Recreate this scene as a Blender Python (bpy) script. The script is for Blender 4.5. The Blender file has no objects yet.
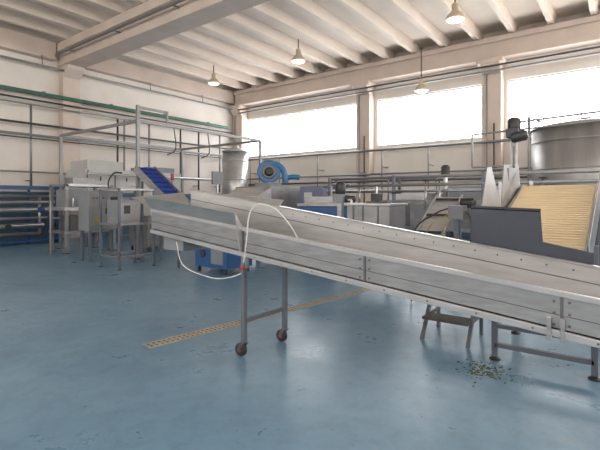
import bpy, bmesh, math, random
from mathutils import Vector, Matrix
random.seed(4)
scene=bpy.context.scene
scene.view_settings.view_transform='Standard'
scene.view_settings.look='None'
scene.view_settings.exposure=0.60

# ------------------------------------------------------------ materials
def new_mat(name):
    m=bpy.data.materials.new(name); m.use_nodes=True
    nt=m.node_tree; b=nt.nodes['Principled BSDF']
    return m,nt,b
def mat(name,col,rough=0.5,metal=0.0,var=0.08,scale=6.0,bump=0.0,stretch=None):
    m,nt,b=new_mat(name)
    tc=nt.nodes.new('ShaderNodeTexCoord'); mp=nt.nodes.new('ShaderNodeMapping')
    nt.links.new(tc.outputs['Object'],mp.inputs[0])
    if stretch: mp.inputs['Scale'].default_value=stretch
    n=nt.nodes.new('ShaderNodeTexNoise'); n.inputs['Scale'].default_value=scale; n.inputs['Detail'].default_value=5
    nt.links.new(mp.outputs[0],n.inputs['Vector'])
    r=nt.nodes.new('ShaderNodeValToRGB')
    r.color_ramp.elements[0].position=0.3; r.color_ramp.elements[1].position=0.7
    r.color_ramp.elements[0].color=(*[c*(1-var) for c in col],1)
    r.color_ramp.elements[1].color=(*[min(1,c*(1+var)) for c in col],1)
    nt.links.new(n.outputs['Fac'],r.inputs[0]); nt.links.new(r.outputs[0],b.inputs['Base Color'])
    b.inputs['Roughness'].default_value=rough; b.inputs['Metallic'].default_value=metal
    if bump:
        bp=nt.nodes.new('ShaderNodeBump'); bp.inputs['Strength'].default_value=bump; bp.inputs['Distance'].default_value=0.01
        nt.links.new(n.outputs['Fac'],bp.inputs['Height']); nt.links.new(bp.outputs[0],b.inputs['Normal'])
    return m
def emis(name,col,s):
    m,nt,b=new_mat(name)
    b.inputs['Base Color'].default_value=(*col,1)
    tc=nt.nodes.new('ShaderNodeTexCoord'); w=nt.nodes.new('ShaderNodeTexWave')
    w.bands_direction='Y'; w.inputs['Scale'].default_value=3.0; w.inputs['Distortion'].default_value=0.4
    nt.links.new(tc.outputs['Object'],w.inputs['Vector'])
    mr=nt.nodes.new('ShaderNodeMapRange'); mr.inputs[3].default_value=s*0.92; mr.inputs[4].default_value=s
    nt.links.new(w.outputs['Fac'],mr.inputs[0])
    b.inputs['Emission Color'].default_value=(*col,1)
    nt.links.new(mr.outputs[0],b.inputs['Emission Strength'])
    return m

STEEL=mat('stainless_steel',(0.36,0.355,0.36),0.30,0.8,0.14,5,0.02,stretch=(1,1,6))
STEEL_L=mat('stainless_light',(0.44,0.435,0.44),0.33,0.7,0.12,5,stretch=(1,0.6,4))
STEEL_D=mat('stainless_dark',(0.13,0.13,0.14),0.42,0.7,0.12,4)
STEEL_M=mat('machine_brushed_steel',(0.24,0.24,0.24),0.40,0.6,0.2,3)
GALV=mat('painted_grey',(0.11,0.125,0.15),0.5,0.2,0.08,8)
PIPE=mat('pipe_grey',(0.22,0.22,0.22),0.4,0.4,0.08,8)
WALL=mat('wall_plaster',(0.70,0.645,0.59),0.85,0,0.05,1.2,0.05)
CONC=mat('precast_concrete',(0.58,0.485,0.42),0.9,0,0.07,1.5,0.08)
CEIL=mat('ceiling_concrete',(0.76,0.66,0.57),0.9,0,0.05,1.0,0.05)
BLUEP=mat('wainscot_blue',(0.08,0.13,0.20),0.5,0,0.10,3)
DPANEL=mat('guard_plate_dark',(0.035,0.042,0.06),0.42,0.2,0.1,3)
BELTY=mat('belt_cream_yellow',(0.74,0.60,0.40),0.6,0,0.04,4)
BELTB=mat('belt_blue',(0.015,0.04,0.22),0.5,0,0.1,4)
BLUE=mat('machine_blue',(0.02,0.08,0.22),0.4,0,0.08,4)
BLOW=mat('blower_blue',(0.02,0.11,0.25),0.4,0,0.08,4)
WHITE=mat('machine_white',(0.44,0.435,0.42),0.5,0,0.05,4)
GREY=mat('machine_grey',(0.19,0.20,0.215),0.5,0.1,0.08,4)
PURP=mat('panel_violet_grey',(0.12,0.13,0.21),0.5,0,0.06,4)
BLACK=mat('black_rubber',(0.015,0.015,0.017),0.5,0,0.2,6)
DARK=mat('dark_grey_metal',(0.035,0.035,0.04),0.5,0.2,0.2,6)
GREEN=mat('rail_green',(0.018,0.09,0.055),0.5,0,0.1,5)
RED=mat('plug_red',(0.30,0.025,0.02),0.45,0,0.1,5)
YEL=mat('hose_yellow',(0.30,0.25,0.06),0.5,0,0.1,5)
HOSE=mat('hose_white',(0.55,0.55,0.53),0.5,0,0.03,5)
LAMP=mat('lamp_enamel',(0.50,0.41,0.29),0.4,0,0.05,5)
LENS=emis('lamp_lens',(1.0,0.93,0.8),1.2)
WOOD=mat('step_tread',(0.07,0.06,0.052),0.6,0,0.2,8)
FRAME=mat('window_frame_paint',(0.45,0.45,0.45),0.5,0,0.05,5)
PANE=emis('window_frosted_pane',(0.95,0.97,1.0),6.8)
FILL_PANE=emis('window_frosted_pane_south',(1.0,0.96,0.91),2.9)  # glowing panes added on the unseen rear walls as fill light

# floor
FLOOR,nt,b=new_mat('floor_blue_epoxy')
tc=nt.nodes.new('ShaderNodeTexCoord')
def noise(scale,detail,rough=0.6,dist=0.0):
    n=nt.nodes.new('ShaderNodeTexNoise'); n.inputs['Scale'].default_value=scale
    n.inputs['Detail'].default_value=detail; n.inputs['Roughness'].default_value=rough; n.inputs['Distortion'].default_value=dist
    nt.links.new(tc.outputs['Object'],n.inputs['Vector']); return n
n1=noise(0.55,8,0.65,0.6); n2=noise(6,6,0.7); n3=noise(20,4); n4=noise(1.6,7,0.75,0.3)
r1=nt.nodes.new('ShaderNodeValToRGB')
r1.color_ramp.elements[0].position=0.30; r1.color_ramp.elements[0].color=(0.092,0.178,0.262,1)
r1.color_ramp.elements[1].position=0.70; r1.color_ramp.elements[1].color=(0.155,0.262,0.350,1)
nt.links.new(n1.outputs['Fac'],r1.inputs[0])
r2=nt.nodes.new('ShaderNodeValToRGB')
r2.color_ramp.elements[0].position=0.25; r2.color_ramp.elements[0].color=(0.68,0.66,0.64,1)
r2.color_ramp.elements[1].position=0.55; r2.color_ramp.elements[1].color=(1.05,1.05,1.05,1)
nt.links.new(n2.outputs['Fac'],r2.inputs[0])
mx=nt.nodes.new('ShaderNodeMix'); mx.data_type='RGBA'; mx.blend_type='MULTIPLY'; mx.inputs[0].default_value=0.7
nt.links.new(r1.outputs[0],mx.inputs[6]); nt.links.new(r2.outputs[0],mx.inputs[7])
r3=nt.nodes.new('ShaderNodeValToRGB')
r3.color_ramp.elements[0].position=0.26; r3.color_ramp.elements[0].color=(0.35,0.33,0.30,1)
r3.color_ramp.elements[1].position=0.35; r3.color_ramp.elements[1].color=(1,1,1,1)
nt.links.new(n3.outputs['Fac'],r3.inputs[0])
mx2=nt.nodes.new('ShaderNodeMix'); mx2.data_type='RGBA'; mx2.blend_type='MULTIPLY'; mx2.inputs[0].default_value=0.8
nt.links.new(mx.outputs[2],mx2.inputs[6]); nt.links.new(r3.outputs[0],mx2.inputs[7])
# pale worn patches
r4=nt.nodes.new('ShaderNodeMapRange'); r4.inputs[1].default_value=0.58; r4.inputs[2].default_value=0.72; r4.inputs[3].default_value=0; r4.inputs[4].default_value=0.45
nt.links.new(n4.outputs['Fac'],r4.inputs[0])
mx3=nt.nodes.new('ShaderNodeMix'); mx3.data_type='RGBA'; nt.links.new(r4.outputs[0],mx3.inputs[0])
nt.links.new(mx2.outputs[2],mx3.inputs[6]); mx3.inputs[7].default_value=(0.24,0.32,0.37,1)
nt.links.new(mx3.outputs[2],b.inputs['Base Color'])
mr=nt.nodes.new('ShaderNodeMapRange'); mr.inputs[1].default_value=0.3; mr.inputs[2].default_value=0.7; mr.inputs[3].default_value=0.24; mr.inputs[4].default_value=0.42
nt.links.new(n4.outputs['Fac'],mr.inputs[0]); nt.links.new(mr.outputs[0],b.inputs['Roughness'])
bp=nt.nodes.new('ShaderNodeBump'); bp.inputs['Strength'].default_value=0.08; bp.inputs['Distance'].default_value=0.01
nt.links.new(n2.outputs['Fac'],bp.inputs['Height']); nt.links.new(bp.outputs[0],b.inputs['Normal'])

# ------------------------------------------------------------ builder
class B:
    def __init__(s,name): s.name=name; s.bm=bmesh.new(); s.mats=[]
    def mi(s,m):
        if m not in s.mats: s.mats.append(m)
        return s.mats.index(m)
    def box(s,lo,hi,m,M=None):
        i=s.mi(m)
        vs=[Vector((x,y,z)) for x in (lo[0],hi[0]) for y in (lo[1],hi[1]) for z in (lo[2],hi[2])]
        if M: vs=[M@v for v in vs]
        v=[s.bm.verts.new(p) for p in vs]
        for f in ((0,1,3,2),(4,6,7,5),(0,4,5,1),(2,3,7,6),(0,2,6,4),(1,5,7,3)):
            s.bm.faces.new([v[k] for k in f]).material_index=i
        return s
    def cyl(s,p0,p1,r,m,seg=14,r2=None,cap=True):
        i=s.mi(m); p0=Vector(p0);p1=Vector(p1); r2=r if r2 is None else r2
        ax=(p1-p0).normalized(); u=ax.orthogonal().normalized(); w=ax.cross(u)
        R=[]
        for p,rr in((p0,r),(p1,r2)):
            R.append([s.bm.verts.new(p+(u*math.cos(2*math.pi*k/seg)+w*math.sin(2*math.pi*k/seg))*rr) for k in range(seg)])
        for k in range(seg):
            f=s.bm.faces.new((R[0][k],R[0][(k+1)%seg],R[1][(k+1)%seg],R[1][k])); f.material_index=i; f.smooth=True
        if cap:
            s.bm.faces.new(R[0][::-1]).material_index=i; s.bm.faces.new(R[1]).material_index=i
        return s
    def lathe(s,base,prof,m,seg=24,axis=(0,0,1)):
        i=s.mi(m); base=Vector(base); ax=Vector(axis).normalized(); u=ax.orthogonal().normalized(); w=ax.cross(u)
        R=[]
        for r,h in prof:
            r=max(r,0.001)
            R.append([s.bm.verts.new(base+ax*h+(u*math.cos(2*math.pi*k/seg)+w*math.sin(2*math.pi*k/seg))*r) for k in range(seg)])
        for a,c in zip(R,R[1:]):
            for k in range(seg):
                f=s.bm.faces.new((a[k],a[(k+1)%seg],c[(k+1)%seg],c[k])); f.material_index=i; f.smooth=True
        s.bm.faces.new(R[0][::-1]).material_index=i; s.bm.faces.new(R[-1]).material_index=i
        return s
    def prism(s,pts,vec,m):
        i=s.mi(m); vec=Vector(vec)
        a=[s.bm.verts.new(Vector(p)) for p in pts]; c=[s.bm.verts.new(Vector(p)+vec) for p in pts]
        n=len(pts)
        s.bm.faces.new(a[::-1]).material_index=i; s.bm.faces.new(c).material_index=i
        for k in range(n):
            s.bm.faces.new((a[k],a[(k+1)%n],c[(k+1)%n],c[k])).material_index=i
        return s
    def tube(s,pts,r,m,seg=10,sub=6):
        i=s.mi(m); P=[Vector(p) for p in pts]
        if sub>1 and len(P)>2:
            Q=[P[0]+(P[0]-P[1])]+P+[P[-1]+(P[-1]-P[-2])]; out=[]
            for k in range(1,len(Q)-2):
                for t in range(sub):
                    t/=sub; a,b_,c,d=Q[k-1],Q[k],Q[k+1],Q[k+2]
                    out.append(0.5*((2*b_)+(c-a)*t+(2*a-5*b_+4*c-d)*t*t+(-a+3*b_-3*c+d)*t**3))
            out.append(P[-1]); P=out
        u=(P[1]-P[0]).orthogonal().normalized(); R=[]
        for k,p in enumerate(P):
            t=(P[min(k+1,len(P)-1)]-P[max(k-1,0)]).normalized()
            u=(u-t*u.dot(t)).normalized(); w=t.cross(u)
            R.append([s.bm.verts.new(p+(u*math.cos(2*math.pi*j/seg)+w*math.sin(2*math.pi*j/seg))*r) for j in range(seg)])
        for a,c in zip(R,R[1:]):
            for k in range(seg):
                f=s.bm.faces.new((a[k],a[(k+1)%seg],c[(k+1)%seg],c[k])); f.material_index=i; f.smooth=True
        s.bm.faces.new(R[0][::-1]).material_index=i; s.bm.faces.new(R[-1]).material_index=i
        return s
    def done(s,bevel=0.0):
        bmesh.ops.recalc_face_normals(s.bm,faces=s.bm.faces[:])
        xs=[v.co for v in s.bm.verts]
        o=Vector(((min(v.x for v in xs)+max(v.x for v in xs))/2,(min(v.y for v in xs)+max(v.y for v in xs))/2,min(v.z for v in xs)))
        for v in s.bm.verts: v.co-=o
        me=bpy.data.meshes.new(s.name); s.bm.to_mesh(me); s.bm.free()
        for m in s.mats: me.materials.append(m)
        ob=bpy.data.objects.new(s.name,me); ob.location=o; scene.collection.objects.link(ob)
        if bevel:
            md=ob.modifiers.new('bevel','BEVEL'); md.width=bevel; md.segments=2; md.limit_method='ANGLE'; md.angle_limit=math.radians(50)
        return ob

W=17.3; L=17.4; A0=-7.0; B0=-7.0; H=7.78
# ------------------------------------------------------------ room
B('floor').box((A0,B0,-0.2),(W+0.4,L+0.4,0),FLOOR).done()
c=B('ceiling').box((A0,B0,H),(W+0.4,L+0.4,H+0.2),CEIL)
y=B0+0.6
while y<L-0.3:
    c.prism([(A0,y-0.13,H),(A0,y+0.13,H),(A0,y+0.08,H-0.36),(A0,y-0.08,H-0.36)],(W-A0,0,0),CEIL)
    y+=1.2
c.done()

wins=[(9.68,16.62),(4.34,8.69),(-2.2,3.43),(-6.6,-3.2)]
zb,zt=3.86,5.9
w=B('wall_east')
w.box((W,B0,0),(W+0.3,L+0.3,zb),WALL).box((W,B0,zt),(W+0.3,L+0.3,H),WALL)
prev=B0
for lo,hi in sorted(wins):
    w.box((W,prev,zb),(W+0.3,lo,zt),WALL); prev=hi
w.box((W,prev,zb),(W+0.3,L+0.3,zt),WALL)
w.box((W-0.015,B0,0),(W,L,1.2),BLUEP)
w.done()
def window(a,lo,hi,pane,inward,zb=zb,zt=zt,axis='x',n=None):
    o=B('window_%d'%window.n); window.n+=1
    f=0.05
    def bx(u0,u1,z0,z1,t0,t1,m):
        if axis=='x': o.box((a+t0,u0,z0),(a+t1,u1,z1),m)
        else: o.box((u0,a+t0,z0),(u1,a+t1,z1),m)
    bx(lo,hi,zb,zt,0.14,0.17,pane)
    bx(lo,hi,zb,zb+f,0.08,0.14,FRAME); bx(lo,hi,zt-f,zt,0.08,0.14,FRAME)
    n=n or max(2,round((hi-lo)/1.1))
    for k in range(n+1):
        u=lo+(hi-lo)*k/n
        wd=0.04 if k in(0,n) else 0.014
        bx(max(lo,u-wd),min(hi,u+wd),zb+f,zt-f,0.10,0.14,FRAME)
    o.done()
window.n=1
for lo,hi in wins: window(W,lo,hi,PANE,-1)

w=B('wall_north').box((A0,L,0),(W,L+0.3,H),WALL).box((A0,L-0.015,0),(W-0.02,L,1.80),BLUEP); w.done()
w=B('wall_west'); w.box((A0-0.3,B0,0),(A0,L,2.5),WALL).box((A0-0.3,B0,6.9),(A0,L,H),WALL)
for lo,hi in((B0,-6.0),(1.6,2.4),(9.6,10.4),(16.6,L)): w.box((A0-0.3,lo,2.5),(A0,hi,6.9),WALL)
w.done()
for lo,hi in((-6.0,1.6),(2.4,9.6),(10.4,16.6)): window(A0-0.3,lo,hi,FILL_PANE,1,2.5,6.9)  # unseen west openings, added to throw fill light into the room
w=B('wall_south'); w.box((A0,B0-0.3,0),(W,B0,2.5),WALL).box((A0,B0-0.3,6.9),(W,B0,H),WALL)
for lo,hi in((A0,-6.0),(1.6,2.4),(9.6,10.4),(16.6,W)): w.box((lo,B0-0.3,2.5),(hi,B0,6.9),WALL)
w.done()
for lo,hi in((-6.0,1.6),(2.4,9.6),(10.4,16.6)): window(B0-0.3,lo,hi,FILL_PANE,1,2.5,6.9,axis='y')  # added south panes behind the camera, same fill light

def column(bc,wd=0.66):
    o=B('concrete_column')
    o.box((W-0.45,bc-wd/2,0),(W-0.001,bc+wd/2,6.1),CONC)
    o.prism([(W-0.45,bc-wd/2,6.1),(W-0.70,bc-wd/2,6.40),(W-0.70,bc-wd/2,6.62),(W-0.001,bc-wd/2,6.62),(W-0.001,bc-wd/2,6.1)],(0,wd,0),CONC)
    o.box((W-0.75,bc-wd/2-0.12,6.45),(W-0.001,bc+wd/2+0.12,6.62),CONC)
    o.cyl((W-0.5,bc+0.15,0.3),(W-0.5,bc+0.15,6.1),0.03,PIPE); o.cyl((W-0.5,bc-0.1,1.3),(W-0.5,bc-0.1,4.3),0.025,DARK)
    o.box((W-0.58,bc-0.2,2.3),(W-0.45,bc+0.1,2.7),GREY)
    o.done(0.02)
column(9.2); column(3.9); column(-2.7); column(16.9)
B('trim_1').box((W-0.55,B0,6.63),(W-0.001,L-0.4,7.40),CONC).box((W-0.65,B0,7.20),(W-0.551,L-0.4,7.39),CONC).done(0.02)
B('trim_2').box((8.6,L-0.35,6.75),(W-0.56,L-0.02,7.40),CONC).box((A0,L-0.35,6.75),(7.5,L-0.02,7.40),CONC).done(0.02)
B('trim_3').box((W-0.08,B0,3.76),(W-0.001,2.9,3.86),CONC).done()
B('roof_beam').box((7.7,B0,6.62),(8.45,L-0.02,7.40),CONC).box((7.55,B0,7.1),(8.6,L-0.02,7.40),CONC).done(0.02)
o=B('concrete_column'); o.box((7.75,L-0.35,0),(8.4,L-0.001,6.2),CONC); o.prism([(7.75,L-0.35,6.2),(7.75,L-0.7,6.45),(7.75,L-0.7,6.61),(7.75,L-0.001,6.61),(7.75,L-0.001,6.2)],(0.65,0,0),CONC); o.done(0.02)

# wall rails, conduits
o=B('overhead_rail')
o.box((A0+0.5,L-0.55,5.30),(W-1.0,L-0.47,5.40),GREEN); o.box((A0+0.5,L-0.59,5.27),(W-1.0,L-0.42,5.30),GREEN)
for k in range(9):
    x=A0+1+k*2.6; o.box((x,L-0.5,5.40),(x+0.08,L-0.001,5.46),PIPE)
o.done()
o=B('wall_conduit')
for z,r,m in((5.08,0.035,DARK),(4.90,0.03,PIPE),(4.22,0.04,DARK),(3.82,0.045,PIPE),(3.70,0.02,DARK),(6.4,0.04,PIPE),(2.5,0.03,PIPE)):
    o.cyl((A0+0.3,L-0.5 if z<6 else L-0.42,z),(W-0.8,L-0.5 if z<6 else L-0.42,z),r,m)
for x in (6.6,9.9,10.2,11.4,13.1,14.2,15.6):
    o.cyl((x,L-0.45,1.9),(x,L-0.45,4.9),0.04,DARK if x in(9.9,13.1,14.2) else PIPE)
    o.cyl((x,L-0.45,2.2),(x,L-0.001,2.2),0.02,PIPE)
for x in (7.0,11.5,14.5): o.cyl((x,L-0.42,6.4),(x,L-0.36,6.8),0.02,PIPE)
o.done()
o=B('wall_conduit')
for z,a,m,r in((6.3,W-0.8,DARK,0.035),(6.12,W-0.8,PIPE,0.035),(3.62,W-0.6,PIPE,0.05),(2.6,W-0.65,PIPE,0.04),(2.3,W-0.65,STEEL_D,0.05)):
    o.cyl((a,B0+0.4,z),(a,L-0.9,z),r,m)
for y in (-1,1.5,6.2,8.2,11.5,13.8,15.8):
    o.cyl((W-0.6,y,1.4),(W-0.6,y,3.62),0.03,PIPE); o.cyl((W-0.6,y,2.9),(W-0.001,y,2.9),0.02,PIPE)
o.done()
o=B('wall_conduit'); o.cyl((7.45,B0+0.4,6.9),(7.45,L-0.45,6.9),0.04,PIPE); o.cyl((8.62,B0+0.4,6.85),(8.62,L-0.45,6.85),0.03,PIPE)
for y in range(-5,17,3): o.box((7.43,y,6.88),(7.699,y+0.04,6.92),PIPE); o.box((8.451,y,6.83),(8.63,y+0.04,6.87),PIPE)
o.done()
# stainless pipe manifold, left
o=B('pipe_manifold')
for k,(z,m,r) in enumerate(((1.64,STEEL_L,0.045),(1.42,STEEL_L,0.06),(1.16,STEEL_L,0.09),(0.88,STEEL_L,0.05),(0.62,STEEL_L,0.09),(0.36,STEEL_L,0.05))):
    o.cyl((2.0,L-1.15,z),(7.2-0.12*k,L-1.15,z),r,m)
for x in (2.2,3.6,4.9,6.3,7.2): 
    o.box((x,L-1.02,0),(x+0.06,L-0.93,1.95),BLUE)
    if x<7: o.cyl((x+0.3,L-1.15,0.35),(x+0.3,L-1.15,1.6),0.05,STEEL_L); o.lathe((x+0.3,L-1.28,1.16),[(0.11,-0.02),(0.11,0.02)],BLUE,16,(0,1,0))
    if x<7: o.lathe((x+0.7,L-1.3,0.62),[(0.09,-0.02),(0.09,0.02)],BLACK,16,(0,1,0)); o.cyl((x+0.7,L-1.3,0.62),(x+0.7,L-1.15,0.62),0.02,STEEL)
o.box((2.0,L-1.3,1.86),(7.5,L-0.75,1.98),BLUE); o.box((2.0,L-1.3,0.08),(7.4,L-0.85,0.14),BLUE)
o.done()

def lamp(a,b_,z,top=7.41):
    o=B('pendant_lamp')
    o.cyl((a,b_,z+0.3),(a,b_,top),0.02,DARK)
    o.lathe((a,b_,z),[(0.27,0),(0.26,0.03),(0.2,0.14),(0.12,0.22),(0.09,0.24),(0.09,0.42),(0.06,0.46)],LAMP)
    o.lathe((a,b_,z-0.02),[(0.06,-0.04),(0.2,-0.02),(0.24,0.018)],LENS)
    o.done()
lamp(12.7,9.6,6.6); lamp(12.3,3.8,6.55); lamp(12.9,14.4,6.6); lamp(16.3,6.33,5.75)

# ------------------------------------------------------------ floor drain channel
o=B('floor_drain_channel')
p0=Vector((2.6,3.92,0)); p1=Vector((6.9,3.40,0)); dv=(p1-p0); ln=dv.length; ang=math.atan2(dv.y,dv.x)
T=Matrix.Translation(p0)@Matrix.Rotation(ang,4,'Z')
DR=mat('drain_grate',(0.36,0.32,0.25),0.5,0.2,0.15,10)
DR2=mat('drain_gap',(0.09,0.085,0.075),0.7,0.1,0.15,10)
o.box((0,-0.085,0.0),(ln,-0.065,0.006),DR,T); o.box((0,0.065,0.0),(ln,0.085,0.006),DR,T); o.box((0,-0.008,0.002),(ln,0.008,0.006),DR,T)
k=0
while k*0.06<ln-0.035:
    o.box((k*0.06,-0.065,0.0),(k*0.06+0.030,0.065,0.005),DR,T); k+=1
o.box((0,-0.065,0),(ln,0.065,0.002),DR2,T)
o.done()
o=B('spilled_debris'); rnd=random.Random(2)
DEB=mat('debris_olive',(0.075,0.08,0.035),0.9,0,0.3,20)
for k in range(170):
    x=4.02+rnd.gauss(0,0.11); yy=1.0+rnd.gauss(0,0.11); s_=rnd.uniform(0.004,0.011)
    o.box((-s_,-s_*0.6,0),(s_,s_*0.6,s_*0.5),DEB,Matrix.Translation((x,yy,0))@Matrix.Rotation(rnd.uniform(0,3),4,'Z'))
o.done()

# ------------------------------------------------------------ main conveyor
Zb=lambda y:0.974+0.107*(y-2.92)
Zf=lambda y:1.42-0.138*(2.88-y)
AN,AF=3.0,3.57
y0,y1,yh=-1.3,2.95,4.4
o=B('inclined_trough_conveyor')
def side(a,t,ya,yb,fl,fh,m):
    o.prism([(a,ya,fl(ya)),(a,yb,fl(yb)),(a,yb,fh(yb)),(a,ya,fh(ya))],(t,0,0),m)
Zn=lambda y:Zb(y)+0.262
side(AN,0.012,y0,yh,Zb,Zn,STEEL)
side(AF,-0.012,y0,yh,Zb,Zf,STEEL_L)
side(AN-0.028,0.03,y0,yh,lambda y:Zn(y)-0.03,lambda y:Zn(y)+0.004,STEEL_L)
side(AN-0.03,0.03,y0,yh,lambda y:Zb(y)-0.012,lambda y:Zb(y)+0.03,STEEL_L)
side(AN-0.006,0.006,y0,yh,lambda y:Zb(y)+0.115,lambda y:Zb(y)+0.121,STEEL_D)
side(AF-0.03,0.05,y0,yh,lambda y:Zf(y)-0.008,lambda y:Zf(y)+0.008,STEEL)
side(AF-0.018,0.006,y0,yh,lambda y:Zf(y)-0.12,lambda y:Zf(y)-0.112,STEEL_D)
o.prism([(AN,y0,Zb(y0)+0.02),(AN,yh,Zb(yh)+0.02),(AN,yh,Zb(yh)+0.04),(AN,y0,Zb(y0)+0.04)],(AF-AN,0,0),STEEL_D)
o.prism([(AN+0.03,y0,Zb(y0)+0.12),(AN+0.03,yh,Zb(yh)+0.12),(AN+0.03,yh,Zb(yh)+0.13),(AN+0.03,y0,Zb(y0)+0.13)],(AF-AN-0.06,0,0),WHITE)
for yy in (-0.6,0.30,1.62,2.93):
    o.box((AN-0.010,yy-0.008,Zb(yy)+0.03),(AN,yy+0.008,Zn(yy)-0.03),STEEL_D)
    for dz in (0.06,0.13,0.2):
        for dy in(-0.04,0.04): o.cyl((AN-0.012,yy+dy,Zb(yy)+dz),(AN,yy+dy,Zb(yy)+dz),0.008,STEEL_D,12)
for k in range(26):
    yy=y0+0.1+k*0.165
    o.cyl((AF-0.017,yy,Zf(yy)-0.05),(AF-0.012,yy,Zf(yy)-0.05),0.007,STEEL_D,12)
    if k%2==0: o.cyl((AN-0.034,yy,Zb(yy)+0.01),(AN-0.03,yy,Zb(yy)+0.01),0.007,STEEL_D,12)
o.box((AN-0.05,0.28,0.665),(AN-0.012,0.305,0.80),STEEL)
o.box((AN-0.05,0.35,0.665),(AN-0.012,0.375,0.80),STEEL)
t=0.014
def quad(p,m,n): o.prism(p,n,m)
quad([(AN,y1,Zn(y1)-0.01),(AN,yh,Zn(yh)-0.01),(AN-0.10,yh+0.05,1.545),(AN-0.10,y1,1.375)],STEEL_L,(t,0,0))
quad([(AF,y1,Zf(y1)),(AF,yh,Zn(yh)),(AF+0.10,yh+0.05,1.62),(AF+0.08,y1,1.50)],STEEL_L,(-t,0,0))
quad([(AN,yh,Zb(yh)),(AF,yh,Zb(yh)),(AF,yh,Zn(yh)),(AN,yh,Zn(yh))],STEEL,(0,t,0))
quad([(AN,yh,Zn(yh)),(AF,yh,Zn(yh)),(AF+0.10,yh+0.28,1.60),(AN-0.10,yh+0.28,1.53)],STEEL_L,(0,t,0))
quad([(AN-0.10,y1,1.375),(AN,y1,Zn(y1)),(AN,y1,Zb(y1)),(AN-0.03,y1,Zb(y1))],STEEL_L,(0,-t,0))
o.box((AN+0.05,yh-0.5,Zb(yh)-0.20),(AF-0.05,yh-0.15,Zb(yh)-0.02),GREY)
o.prism([(3.64,1.0,1.13),(3.64,1.0,1.44),(3.64,0.50,1.42),(3.64,0.485,1.19),(3.64,0.17,1.13),(3.64,0.17,1.02)],(0.010,0,0),DPANEL)
o.prism([(3.64,1.0,1.44),(3.64,0.50,1.42),(3.67,0.50,1.435),(3.67,1.0,1.455)],(0,0,-0.012),DPANEL)
for yy,zz in((0.9,1.12),(0.55,1.08),(0.25,1.04)): o.box((3.56,yy,zz-0.03),(3.64,yy+0.04,zz+0.02),STEEL_D)
for (x,yy) in ((AN+0.0,2.92),(AF,2.88)):
    o.box((x-0.022,yy-0.022,0.14),(x+0.022,yy+0.022,Zb(yy)+0.02),GALV)
    o.box((x-0.03,yy-0.03,0.128),(x+0.03,yy+0.03,0.14),STEEL_D)
    o.prism([(x-0.035,yy-0.02,0.128),(x-0.035,yy+0.03,0.128),(x-0.035,yy+0.065,0.06),(x-0.035,yy+0.035,0.045)],(0.006,0,0),STEEL_D)
    o.prism([(x+0.029,yy-0.02,0.128),(x+0.029,yy+0.03,0.128),(x+0.029,yy+0.065,0.06),(x+0.029,yy+0.035,0.045)],(0.006,0,0),STEEL_D)
    o.lathe((x-0.025,yy+0.04,0.062),[(0.045,0),(0.062,0.006),(0.062,0.044),(0.045,0.05)],BLACK,20,(1,0,0))
    o.lathe((x-0.029,yy+0.04,0.062),[(0.026,0),(0.026,0.058)],RED,16,(1,0,0))
    o.lathe((x-0.033,yy+0.04,0.062),[(0.012,0),(0.012,0.066)],STEEL,12,(1,0,0))
o.box((AN,2.88,0.33),(AF,2.92,0.37),GALV)
o.box((AN,2.88,Zb(2.9)-0.05),(AF,2.92,Zb(2.9)-0.005),GALV)
for (x,yy) in ((AN,-1.2),(AF,-1.2)):
    o.box((x-0.022,yy-0.022,0.0),(x+0.022,yy+0.022,Zb(yy)+0.02),GALV)
o.box((AN,-1.22,0.2),(AF,-1.18,0.24),GALV)
o.tube([(2.93,3.86,1.05),(2.84,3.63,0.83),(2.85,3.23,0.745),(2.86,2.98,0.77),(2.93,2.86,0.82)],0.005,HOSE)
o.tube([(2.93,2.86,0.9),(2.91,2.80,1.14),(2.90,2.76,1.36),(2.90,2.68,1.455),(2.92,2.58,1.46),(2.98,2.48,1.40),(3.1,2.42,1.25),(3.2,2.4,1.1)],0.006,HOSE)
o.cyl((2.93,2.87,0.78),(2.93,2.87,0.92),0.018,GALV)
o.cyl((2.93,2.875,0.84),(2.93,2.875,0.88),0.024,RED)
o.box((2.945,2.84,0.86),(2.985,2.90,0.96),GREY)
o.done(0.002)

# ------------------------------------------------------------ cream belt elevator (right)
o=B('belt_elevator')
P0=(3.74,1.06); P1=(5.55,1.66)
bl,bh=0.24,0.94
dx=P1[0]-P0[0]; dz=P1[1]-P0[1]
o.prism([(P0[0],bl,P0[1]),(P1[0],bl,P1[1]),(P1[0],bl,P1[1]-0.02),(P0[0],bl,P0[1]-0.02)],(0,bh-bl,0),BELTY)
n=34
for k in range(n):
    f=(k+0.5)/n; x=P0[0]+dx*f; z=P0[1]+dz*f
    o.box((x-0.016,bl+0.01,z-0.006),(x+0.016,bh-0.01,z+0.005),BELTY)
o.cyl((P1[0],bl,P1[1]-0.07),(P1[0],bh,P1[1]-0.07),0.075,BELTY,20)
o.cyl((P0[0]+0.05,bl,P0[1]-0.08),(P0[0]+0.05,bh,P0[1]-0.08),0.06,STEEL_D,20)
for yy in (bl-0.02,bh):
    o.prism([(P0[0]-0.03,yy,P0[1]-0.2),(P1[0]+0.08,yy,P1[1]-0.2),(P1[0]+0.08,yy,P1[1]+0.02),(P0[0]-0.03,yy,P0[1]+0.04)],(0,0.02,0),STEEL)
def sheet(pts,m,hem=True):
    o.prism(pts,(0,0.010,0),m)
sheet([(3.76,bh+0.03,1.10),(3.76,bh+0.03,1.43),(3.95,bh+0.045,1.46),(4.30,bh+0.09,1.80),(4.46,bh+0.09,1.82),(4.58,bh+0.03,1.44),(4.58,bh+0.03,1.30)],STEEL_M)
o.prism([(4.30,bh+0.09,1.80),(4.46,bh+0.09,1.82),(4.46,bh+0.16,1.78),(4.30,bh+0.16,1.76)],(0,0,0.008),STEEL_M)
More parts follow.
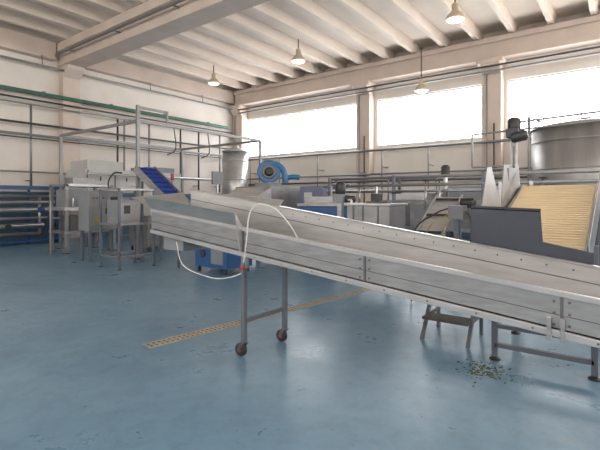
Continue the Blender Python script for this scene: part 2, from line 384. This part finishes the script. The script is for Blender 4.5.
sheet([(4.62,bh+0.03,1.32),(4.62,bh+0.03,1.50),(4.86,bh+0.06,1.86),(5.62,bh+0.06,1.92),(5.62,bh+0.03,1.55)],STEEL_M)
o.box((4.0,bh+0.02,1.14),(4.04,bh+0.03,1.42),STEEL_D); o.box((5.0,bh+0.045,1.46),(5.04,bh+0.06,1.84),STEEL_D)
o.prism([(3.72,bl-0.03,1.0),(3.72,bl-0.03,1.22),(4.2,bl-0.06,1.60),(4.7,bl-0.08,1.86),(5.6,bl-0.08,1.94),(5.62,bl-0.03,1.5),(4.6,bl-0.03,1.2)],(0,-0.012,0),STEEL)
for (x,yy) in ((4.37,0.98),(4.37,0.20),(5.35,0.98),(5.35,0.20)):
    zt_=P0[1]+dz*(x-P0[0])/dx-0.15
    o.box((x-0.025,yy-0.025,0.03),(x+0.025,yy+0.025,zt_),GALV)
    o.lathe((x,yy,0),[(0.05,0),(0.05,0.012),(0.02,0.03),(0.018,0.07)],BLACK,16)
o.box((4.345,0.2,0.12),(4.395,0.98,0.16),GALV); o.box((4.35,0.2,0.30),(4.39,0.98,0.335),GALV)
o.box((5.33,0.2,0.30),(5.37,0.98,0.335),GALV)
for yy in(0.2,0.98): o.box((4.37,yy-0.02,0.3),(5.35,yy+0.02,0.335),GALV)
o.box((5.50,1.0,1.5),(5.56,1.06,2.28),STEEL_M)
o.box((5.42,0.97,2.22),(5.62,1.10,2.32),DARK)
o.lathe((5.53,1.03,2.32),[(0.065,0),(0.07,0.02),(0.07,0.11),(0.04,0.14)],BLACK,18)
o.lathe((5.38,1.03,2.2),[(0.05,0),(0.06,0.02),(0.06,0.14),(0.04,0.17)],DARK,16,(0,-1,0.2))
o.cyl((5.5,1.03,2.12),(5.2,0.97,1.86),0.015,PIPE)
o.cyl((5.53,1.03,2.40),(5.53,-0.6,2.46),0.012,PIPE); o.cyl((5.53,1.5,2.30),(5.53,-0.6,2.36),0.012,PIPE)
o.cyl((5.53,1.5,2.30),(5.53,1.5,1.9),0.012,PIPE); o.cyl((5.53,1.5,1.9),(5.53,1.03,1.9),0.012,PIPE)
o.cyl((5.53,0.1,2.46),(5.53,0.1,1.7),0.015,PIPE)
o.lathe((4.9,0.10,1.98),[(0.07,0),(0.09,0.02),(0.09,0.16),(0.05,0.2)],GREY,18,(0,-1,0))
o.box((4.82,0.12,1.84),(4.98,0.17,2.05),DARK)
o.done(0.003)

o=B('step_stool')
for k,(x,z) in enumerate(((4.55,0.24),(4.85,0.46))):
    o.box((x,1.28,z-0.03),(x+0.24,1.76,z),WOOD)
for yy in (1.26,1.74):
    o.prism([(4.52,yy,0),(4.57,yy,0),(5.0,yy,0.62),(4.95,yy,0.62)],(0,0.035,0),GALV)
    o.box((5.05,yy,0),(5.09,yy+0.035,0.62),GALV)
    o.box((4.70,yy,0.21),(5.09,yy+0.035,0.235),GALV); o.box((4.9,yy,0.60),(5.09,yy+0.035,0.63),GALV)
o.done(0.003)

# ------------------------------------------------------------ tanks
def tank(name,a,b_,r,z0,z1,m,legs=True):
    o=B(name)
    o.lathe((a,b_,z0),[(r*0.3,-0.25),(r,0),(r,z1-z0)],m,48)
    o.lathe((a,b_,z1),[(r+0.03,0),(r+0.03,0.05),(r*0.97,0.08),(r*0.5,0.2),(0.15,0.24),(0.15,0.34)],m,48)
    for f in (0.25,0.55,0.85):
        zz=z0+(z1-z0)*f; o.lathe((a,b_,zz),[(r+0.002,0),(r+0.015,0.01),(r+0.015,0.04),(r+0.002,0.05)],m,48)
    for k in range(4):
        t=math.pi/4+k*math.pi/2
        o.cyl((a+math.cos(t)*r*0.85,b_+math.sin(t)*r*0.85,0),(a+math.cos(t)*r*0.85,b_+math.sin(t)*r*0.85,z0+0.05),0.06,STEEL)
    return o
TS=mat('tank_steel',(0.28,0.27,0.265),0.42,0.6,0.22,2.5,stretch=(1,1,0.15))
o=tank('storage_tank',15.05,0.9,1.4,0.9,3.55,TS)
o.tube([(13.9,1.9,3.7),(13.9,2.2,3.9),(13.9,2.2,3.2),(13.9,2.2,0.1)],0.04,PIPE,sub=1)
o.done()
tank('storage_tank',14.9,15.1,0.62,0.8,3.8,STEEL_L).done()

# ------------------------------------------------------------ blower machine
o=B('centrifugal_blower')
c0=Vector((9.1,7.9,2.28)); ax=Vector((-0.75,-0.66,0)).normalized()
o.lathe(c0+Vector((0.12,0.12,0)),[(0.28,0),(0.32,0.02),(0.32,0.24),(0.28,0.26)],BLOW,32,ax)
o.lathe(c0+ax*0.10,[(0.20,0),(0.18,0.03),(0.15,0.03)],STEEL_D,24,ax)
o.lathe(c0+ax*0.13,[(0.13,0),(0.11,0.10),(0.08,0.12)],BLACK,24,ax)
rt=Vector((0.6,-0.8,0))
o.tube([c0+Vector((0,0,0.22)),c0+rt*0.25+Vector((0,0,0.18)),c0+rt*0.42+Vector((0,0,0.0)),c0+rt*0.46+Vector((0,0,-0.30))],0.09,BLOW,16)
o.tube([c0+rt*0.40+Vector((0,0,-0.18)),c0+rt*0.65+Vector((0,0,-0.14)),c0+rt*0.85+Vector((0,0,-0.16))],0.07,BLOW,16)
o.box((8.85,7.7,1.86),(9.4,8.2,1.98),GREY)
o.box((8.5,7.3,0.9),(10.2,8.6,1.86),STEEL_M)
o.prism([(8.5,7.3,1.3),(8.0,7.3,1.3),(8.0,7.3,1.6),(8.5,7.3,1.84)],(0,1.2,0),STEEL_L)
o.box((8.49,7.5,1.35),(8.5,7.9,1.75),DARK)
for x in(8.1,10.1):
    for yy in(7.4,8.4): o.box((x,yy,0),(x+0.08,yy+0.08,1.31 if x<9 else 0.95),GALV)
o.done(0.01)
o=B('control_cabinet')
o.box((9.2,6.2,0.1),(9.9,6.9,1.86),PURP); o.box((9.195,6.25,1.0),(9.2,6.85,1.80),PURP)
o.cyl((9.18,6.3,1.4),(9.2,6.3,1.4),0.03,BLACK); o.box((9.18,6.5,1.5),(9.199,6.75,1.7),WHITE)
for x in(9.22,9.82):
    for yy in(6.22,6.82): o.box((x,yy,0),(x+0.06,yy+0.06,0.12),DARK)
o.done(0.01)

# ------------------------------------------------------------ mid machinery
o=B('pipe_rack')
for z,x,m in((1.83,9.0,PIPE),(1.70,9.15,STEEL),(2.02,9.3,PIPE)):
    o.cyl((x,-0.5,z),(x,6.0,z),0.035,m)
for yy in (0.2,2.2,4.1,5.8):
    o.box((8.97,yy,0),(9.03,yy+0.06,2.05),GALV); o.box((8.97,yy,1.64),(9.35,yy+0.06,1.67),GALV)
    o.box((9.29,yy,1.67),(9.33,yy+0.06,2.05),GALV)
for yy in (1.2,3.1,3.4,5.0):
    o.cyl((9.0,yy,1.83),(9.0,yy,1.3),0.025,STEEL); o.lathe((9.0,yy,1.9),[(0.07,0),(0.07,0.02)],BLACK,14); o.cyl((9.0,yy,1.83),(9.0,yy,1.9),0.012,DARK)
o.done()
o=B('mixing_vat')
o.box((7.0,3.3,0.75),(7.7,4.15,0.79),STEEL_M)
for lo,hi in(((7.0,3.3,0.79),(7.02,4.15,1.42)),((7.68,3.3,0.79),(7.7,4.15,1.42)),((7.02,3.3,0.79),(7.68,3.32,1.42)),((7.02,4.13,0.79),(7.68,4.15,1.42))): o.box(lo,hi,STEEL_M)
for lo,hi in(((6.96,3.26,1.40),(7.0,4.19,1.44)),((7.7,3.26,1.40),(7.74,4.19,1.44)),((7.0,3.26,1.40),(7.7,3.3,1.44)),((7.0,4.15,1.40),(7.7,4.19,1.44))): o.box(lo,hi,STEEL_L)
for x in(7.02,7.62):
    for yy in(3.32,4.07): o.box((x,yy,0),(x+0.06,yy+0.06,0.75),GALV)
o.box((7.0,3.68,1.42),(7.74,3.76,1.48),STEEL_D)
for yy in(3.5,3.8,4.0): o.box((6.985,yy,0.85),(7.0,yy+0.03,1.4),STEEL_D)
o.cyl((7.35,3.72,1.0),(7.35,3.72,1.75),0.02,STEEL)
o.box((7.27,3.64,1.48),(7.43,3.8,1.62),DARK)
o.done(0.004)
o=B('agitator_pump')
o.box((7.3,4.45,0),(7.7,4.8,0.1),GREY)
o.box((7.45,4.55,0.1),(7.55,4.65,1.65),STEEL)
o.box((7.38,4.48,1.45),(7.62,4.72,1.62),GREY)
o.lathe((7.5,4.6,1.62),[(0.09,0),(0.1,0.02),(0.1,0.2),(0.06,0.25)],BLACK,18)
o.lathe((7.5,4.5,1.52),[(0.07,0),(0.07,0.2),(0.04,0.22)],DARK,16,(0.6,-0.8,0))
o.cyl((7.5,4.35,0.4),(7.5,4.35,1.5),0.025,STEEL_L); o.cyl((7.5,4.35,1.5),(7.5,4.6,1.5),0.025,STEEL_L)
o.cyl((7.5,4.35,0.4),(7.5,4.6,0.4),0.025,STEEL_L)
o.done(0.004)
o=B('washing_tub')
o.box((8.0,4.9,0.5),(8.7,6.0,1.36),BLUE); o.box((7.95,4.85,1.36),(8.75,6.05,1.42),STEEL)
o.box((8.1,4.95,1.42),(8.2,5.95,1.58),STEEL); o.cyl((8.4,5.4,1.42),(8.4,5.4,1.85),0.03,PIPE); o.cyl((8.4,5.4,1.85),(8.4,4.9,1.85),0.03,PIPE)
for x in(8.03,8.6):
    for yy in(4.95,5.9): o.box((x,yy,0),(x+0.07,yy+0.07,0.5),GALV)
o.done(0.006)
o=B('dosing_conveyor')
o.prism([(6.8,2.3,0.85),(7.9,2.3,1.50),(7.9,2.3,1.60),(6.8,2.3,0.95)],(0,0.03,0),STEEL)
o.prism([(6.8,2.75,0.85),(7.9,2.75,1.50),(7.9,2.75,1.60),(6.8,2.75,0.95)],(0,0.03,0),STEEL_L)
o.prism([(6.8,2.33,0.88),(7.9,2.33,1.53),(7.9,2.33,1.55),(6.8,2.33,0.90)],(0,0.42,0),STEEL_L)
for x,z in((6.95,1.0),(7.75,1.45)):
    for yy in(2.3,2.75): o.box((x,yy,0),(x+0.05,yy+0.04,z),GALV)
for f in range(3): o.cyl((6.9+f*0.45,2.33,0.98+f*0.266),(6.9+f*0.45,2.75,0.98+f*0.266),0.02,BLACK,12)
o.lathe((7.8,2.3,1.45),[(0.09,0),(0.09,0.2),(0.05,0.24)],BLACK,18,(0,-1,0))
o.done(0.003)
o=B('hose_bundle')
o.tube([(6.4,1.95,1.35),(6.3,2.1,1.1),(6.2,2.0,0.8),(6.3,1.8,0.4),(6.35,1.9,0.02)],0.007,YEL)
o.tube([(6.4,2.05,1.30),(6.2,2.25,1.15),(6.1,2.35,0.8),(6.2,2.3,0.3),(6.3,2.3,0.02)],0.007,YEL)
o.tube([(6.45,1.9,1.4),(6.5,1.78,1.2),(6.4,1.78,0.7),(6.4,1.8,0.02)],0.012,BLACK)
o.tube([(6.45,2.0,1.4),(6.2,2.2,1.3),(6.0,2.45,1.0),(6.05,2.5,0.02)],0.012,BLACK)
o.box((6.35,1.85,1.22),(6.55,2.06,1.42),STEEL_D)
o.box((6.43,1.95,0.0),(6.49,2.01,1.23),GALV)
o.done()
o=B('roller_frame')
for yy in (1.15,1.6):
    o.box((6.75,yy,0),(6.8,yy+0.05,1.62),STEEL); o.box((7.6,yy,0),(7.65,yy+0.05,1.8),STEEL)
    o.box((6.75,yy,1.25),(7.65,yy+0.05,1.32),STEEL)
for x in(6.75,7.6): o.box((x,1.15,1.5),(x+0.05,1.65,1.56),STEEL)
for k in range(7): o.cyl((6.85+k*0.12,1.2,1.28),(6.85+k*0.12,1.6,1.28),0.04,STEEL)
o.done(0.003)
o=B('sorting_machine')
o.box((11.0,2.4,0.7),(13.0,5.6,1.5),STEEL_M); o.box((11.1,2.6,1.5),(12.8,3.6,1.85),GREY); o.box((11.2,4.2,1.5),(12.6,5.2,1.7),STEEL_L)
for k in range(6): o.box((10.985,2.5+k*0.52,0.8),(11.0,2.9+k*0.52,1.4),(GREY,STEEL_D,BLUE)[k%3])
o.cyl((11.8,3.9,1.5),(11.8,3.9,2.2),0.06,STEEL_L); o.lathe((11.8,3.9,2.2),[(0.12,0),(0.12,0.2),(0.07,0.25)],DARK)
o.tube([(11.4,4.0,1.5),(11.4,4.0,2.1),(11.4,5.4,2.1),(11.4,5.4,1.4)],0.03,PIPE,sub=1)
for x in(11.05,12.85):
    for yy in(2.5,4.0,5.45): o.box((x,yy,0),(x+0.1,yy+0.1,0.7),GALV)
o.done(0.01)

# ------------------------------------------------------------ left cluster
o=B('cable_gantry')
X0,X1,Y0,Y1,Z=6.3,10.9,9.85,14.0,3.5
for x in(X0,X1):
    for yy in(Y0,Y1):
        zt_=3.9 if (x==X0 and yy==Y0) else Z
        o.box((x-0.04,yy-0.04,0),(x+0.04,yy+0.04,zt_),PIPE); o.box((x-0.1,yy-0.1,0),(x+0.1,yy+0.1,0.015),DARK)
o.box((X0,Y0-0.03,Z-0.04),(X1,Y0+0.03,Z+0.04),PIPE); o.box((X0,Y1-0.03,Z-0.04),(X1,Y1+0.03,Z+0.04),PIPE)
o.box((X0-0.03,Y0,Z-0.04),(X0+0.03,Y1,Z+0.04),PIPE); o.box((X1-0.03,Y0,Z-0.04),(X1+0.03,Y1,Z+0.04),PIPE)
o.box((X0,Y0-0.025,3.82),(X0+0.9,Y0+0.025,3.88),PIPE); o.box((X0+0.85,Y0-0.025,3.54),(X0+0.9,Y0+0.025,3.82),PIPE)
for x in (7.4,8.6): o.tube([(x,Y0,3.45),(x+0.05,Y0,2.9),(x,Y0+0.3,2.75)],0.015,DARK)
o.done(0.004)
o=B('blue_belt_elevator')
p0=Vector((6.08,6.6,0.38)); p1=Vector((6.08,9.60,2.31)); d=p1-p0; nrm=Vector((0,-d.z,d.y)).normalized()
wv=Vector((0.5,0,0))
o.prism([p0,p1,p1-nrm*0.03,p0-nrm*0.03],wv,BELTB)
for k in range(17):
    q=p0+d*((k+0.5)/17); q2=q+d.normalized()*0.02
    o.prism([q+Vector((0.03,0,0)),q+nrm*0.05+Vector((0.03,0,0)),q2+nrm*0.05+Vector((0.03,0,0)),q2+Vector((0.03,0,0))],(0.44,0,0),BELTB)
for x in(-0.03,0.5):
    s_=Vector((x,0,0)); o.prism([p0+s_-nrm*0.12,p1+s_-nrm*0.12,p1+s_+nrm*0.06,p0+s_+nrm*0.06],(0.03,0,0),STEEL)
o.box((5.98,6.3,0.12),(6.72,7.25,0.62),BLUE); o.box((5.95,6.28,0.60),(6.75,7.0,0.66),STEEL_L)
o.box((5.97,6.4,0.2),(5.98,6.75,0.55),GREY); o.cyl((5.95,7.0,0.4),(5.98,7.0,0.4),0.08,DARK)
for yy,z in((7.9,1.0),(9.3,1.95)):
    for x in(6.05,6.58): o.box((x,yy,0),(x+0.05,yy+0.05,z),GALV)
for yy in(6.35,7.15):
    for x in(6.0,6.64): o.box((x,yy,0),(x+0.05,yy+0.05,0.13),DARK)
o.done(0.003)
o=B('electrical_cabinet')
M=Matrix.Translation((5.75,10.6,0))
o.box((-0.45,-0.25,0.75),(0.45,0.25,1.72),GREY,M); o.box((-0.42,-0.262,0.78),(0.0,-0.25,1.69),STEEL_M,M); o.box((0.01,-0.262,0.78),(0.42,-0.25,1.69),STEEL_M,M)
o.box((-0.46,-0.26,1.72),(0.46,0.26,1.74),STEEL,M); o.box((0.10,-0.268,1.35),(0.33,-0.262,1.58),DARK,M); o.box((-0.03,-0.28,1.15),(-0.01,-0.262,1.3),BLACK,M)
o.box((-0.30,-0.266,0.95),(-0.12,-0.262,1.10),YEL,M)
for x in(-0.42,0.36):
    for yy in(-0.22,0.16): o.box((x,yy,0),(x+0.06,yy+0.06,0.75),GALV,M)
o.box((-0.42,-0.2,0.2),(0.42,-0.16,0.24),GALV,M)
o.tube([M@Vector((0.2,0,1.74)),M@Vector((0.2,0,2.0)),M@Vector((0.35,0.0,2.2)),M@Vector((0.45,-0.2,2.2))],0.02,BLACK)
for k,m in enumerate((RED,GREEN,YEL,BLACK)): o.cyl(M@Vector((-0.33+k*0.08,-0.28,1.55)),M@Vector((-0.33+k*0.08,-0.26,1.55)),0.02,m)
o.done(0.005)
o=B('steel_work_frame')
fx=5.05
for x in(fx,fx+0.85):
    for yy in(8.6,9.35): o.box((x,yy,0.02),(x+0.045,yy+0.045,1.75),GALV); o.cyl((x+0.022,yy+0.022,0),(x+0.022,yy+0.022,0.02),0.04,BLACK)
for z in(0.25,0.95,1.71):
    o.box((fx,8.6,z),(fx+0.89,8.64,z+0.04),STEEL); o.box((fx,9.355,z),(fx+0.89,9.395,z+0.04),STEEL)
    o.box((fx,8.64,z),(fx+0.04,9.355,z+0.04),STEEL)
o.box((fx+0.03,8.65,0.96),(fx+0.63,9.35,0.99),STEEL)
o.box((fx+0.1,8.75,0.99),(fx+0.6,9.25,1.50),GREY)
o.box((fx+0.12,8.74,1.05),(fx+0.58,8.75,1.44),STEEL_M); o.box((fx+0.2,8.73,1.2),(fx+0.35,8.74,1.38),DARK)
o.done(0.003)
o=B('filling_machine')
x0,yb=5.7,12.4
for x in(x0,x0+1.3):
    for yy in(yb,yb+0.9):
        o.box((x,yy,0),(x+0.09,yy+0.09,1.95),STEEL_M); o.box((x-0.03,yy-0.03,0),(x+0.12,yy+0.12,0.02),DARK)
o.box((x0,yb,1.88),(x0+1.39,yb+0.99,1.96),STEEL)
o.box((x0-0.05,yb-0.05,1.20),(x0+1.44,yb+1.04,1.30),STEEL_L)
o.box((x0+0.1,yb+0.1,1.30),(x0+0.75,yb+0.8,1.80),GREY)
o.box((x0+0.85,yb+0.2,1.3),(x0+1.2,yb+0.7,1.65),STEEL_D)
o.box((x0-0.02,yb-0.02,0.55),(x0+1.41,yb+1.0,0.62),STEEL)
o.box((x0+0.2,yb+0.15,0.62),(x0+1.1,yb+0.8,1.05),STEEL_D)
o.box((x0+0.3,yb+0.2,1.96),(x0+0.9,yb+0.7,2.15),STEEL_M)
for k in range(5): o.cyl((x0+0.2+k*0.22,yb-0.02,1.30),(x0+0.2+k*0.22,yb-0.02,1.55),0.02,STEEL_L)
o.lathe((x0+1.0,yb-0.06,0.8),[(0.12,0),(0.12,0.05)],BLACK,16,(0,-1,0))
for z in(0.25,1.0): o.cyl((x0-0.3,yb+0.2,z),(x0,yb+0.2,z),0.03,PIPE)
o.cyl((x0-0.3,yb+0.2,0),(x0-0.3,yb+0.2,1.5),0.03,PIPE)
o.done(0.005)
o=B('packaging_machine')
o.box((7.2,14.3,1.85),(11.2,15.6,2.55),WHITE); o.box((7.3,14.35,2.55),(8.6,15.5,2.85),WHITE); o.box((9.6,14.35,2.55),(10.8,15.5,2.75),GREY)
o.box((7.3,14.4,0.6),(11.1,15.5,0.95),STEEL_M)
for k in range(5):
    x=7.25+k*0.96
    if k<4:
        o.box((x,14.32,0),(x+0.08,14.4,1.85),STEEL_L); o.box((x,15.5,0),(x+0.08,15.58,1.85),STEEL_L)
        o.box((x+0.12,14.285,1.92),(x+0.9,14.3,2.48),WHITE); o.box((x+0.45,14.27,2.15),(x+0.5,14.285,2.3),DARK); o.box((x+0.03,14.28,1.9),(x+0.06,14.3,2.5),DARK)
for k in range(4): o.box((7.45+k*0.96,14.5,0.95),(8.0+k*0.96,15.3,1.6),(STEEL_D,GREY,WHITE,STEEL_D)[k])
o.box((11.05,14.32,0),(11.13,14.4,1.85),STEEL_L)
o.done(0.01)
o=B('sealing_machine')
o.box((7.3,10.9,0.15),(8.3,11.9,1.05),STEEL_M); o.box((7.5,11.1,1.05),(8.1,11.7,1.75),WHITE); o.box((7.46,10.88,0.3),(8.1,10.9,0.9),GREY)
o.box((7.55,11.08,1.2),(7.9,11.1,1.6),DARK); o.cyl((8.2,11.0,1.05),(8.2,11.0,2.1),0.03,PIPE); o.lathe((8.2,11.0,2.1),[(0.05,0),(0.05,0.2)],RED)
for x in(7.35,8.2):
    for yy in(10.95,11.8): o.box((x,yy,0),(x+0.06,yy+0.06,0.16),DARK)
o.done(0.01)
o=B('transfer_conveyor')
o.box((8.6,10.4,1.0),(10.6,10.9,1.08),STEEL_L); o.box((8.6,10.38,0.95),(10.6,10.41,1.18),STEEL); o.box((8.6,10.89,0.95),(10.6,10.92,1.18),STEEL)
for x in(8.7,10.4):
    for yy in(10.42,10.82): o.box((x,yy,0),(x+0.06,yy+0.06,1.0),GALV)
o.cyl((9.4,10.35,1.18),(9.4,10.35,2.4),0.03,PIPE); o.box((9.2,10.3,2.0),(9.6,10.37,2.4),GREY)
o.cyl((9.4,10.35,1.1),(9.4,10.39,1.1),0.03,PIPE); o.cyl((9.4,10.35,1.05),(9.4,10.35,1.2),0.03,PIPE)
o.done(0.004)
o=B('compressed_air_line')
o.cyl((7.0,13.75,0.0),(7.0,13.75,2.35),0.04,STEEL_L); o.cyl((7.0,13.75,2.35),(12.5,13.75,2.35),0.04,STEEL_L); o.cyl((12.5,13.75,2.35),(12.5,13.75,0),0.04,STEEL_L)
o.done()

# ------------------------------------------------------------ world, camera
wd=bpy.data.worlds.new('world'); scene.world=wd; wd.use_nodes=True
wd.node_tree.nodes['Background'].inputs[0].default_value=(0.8,0.88,1,1); wd.node_tree.nodes['Background'].inputs[1].default_value=0.6
cd=bpy.data.cameras.new('camera'); cam=bpy.data.objects.new('camera',cd); scene.collection.objects.link(cam)
cam.location=(0,0,1.5); cam.rotation_euler=(math.radians(90),0,-math.atan2(0.8,0.6))
cd.sensor_width=36; cd.lens=25.98; cd.shift_y=-25/600; cd.clip_end=200
scene.camera=cam
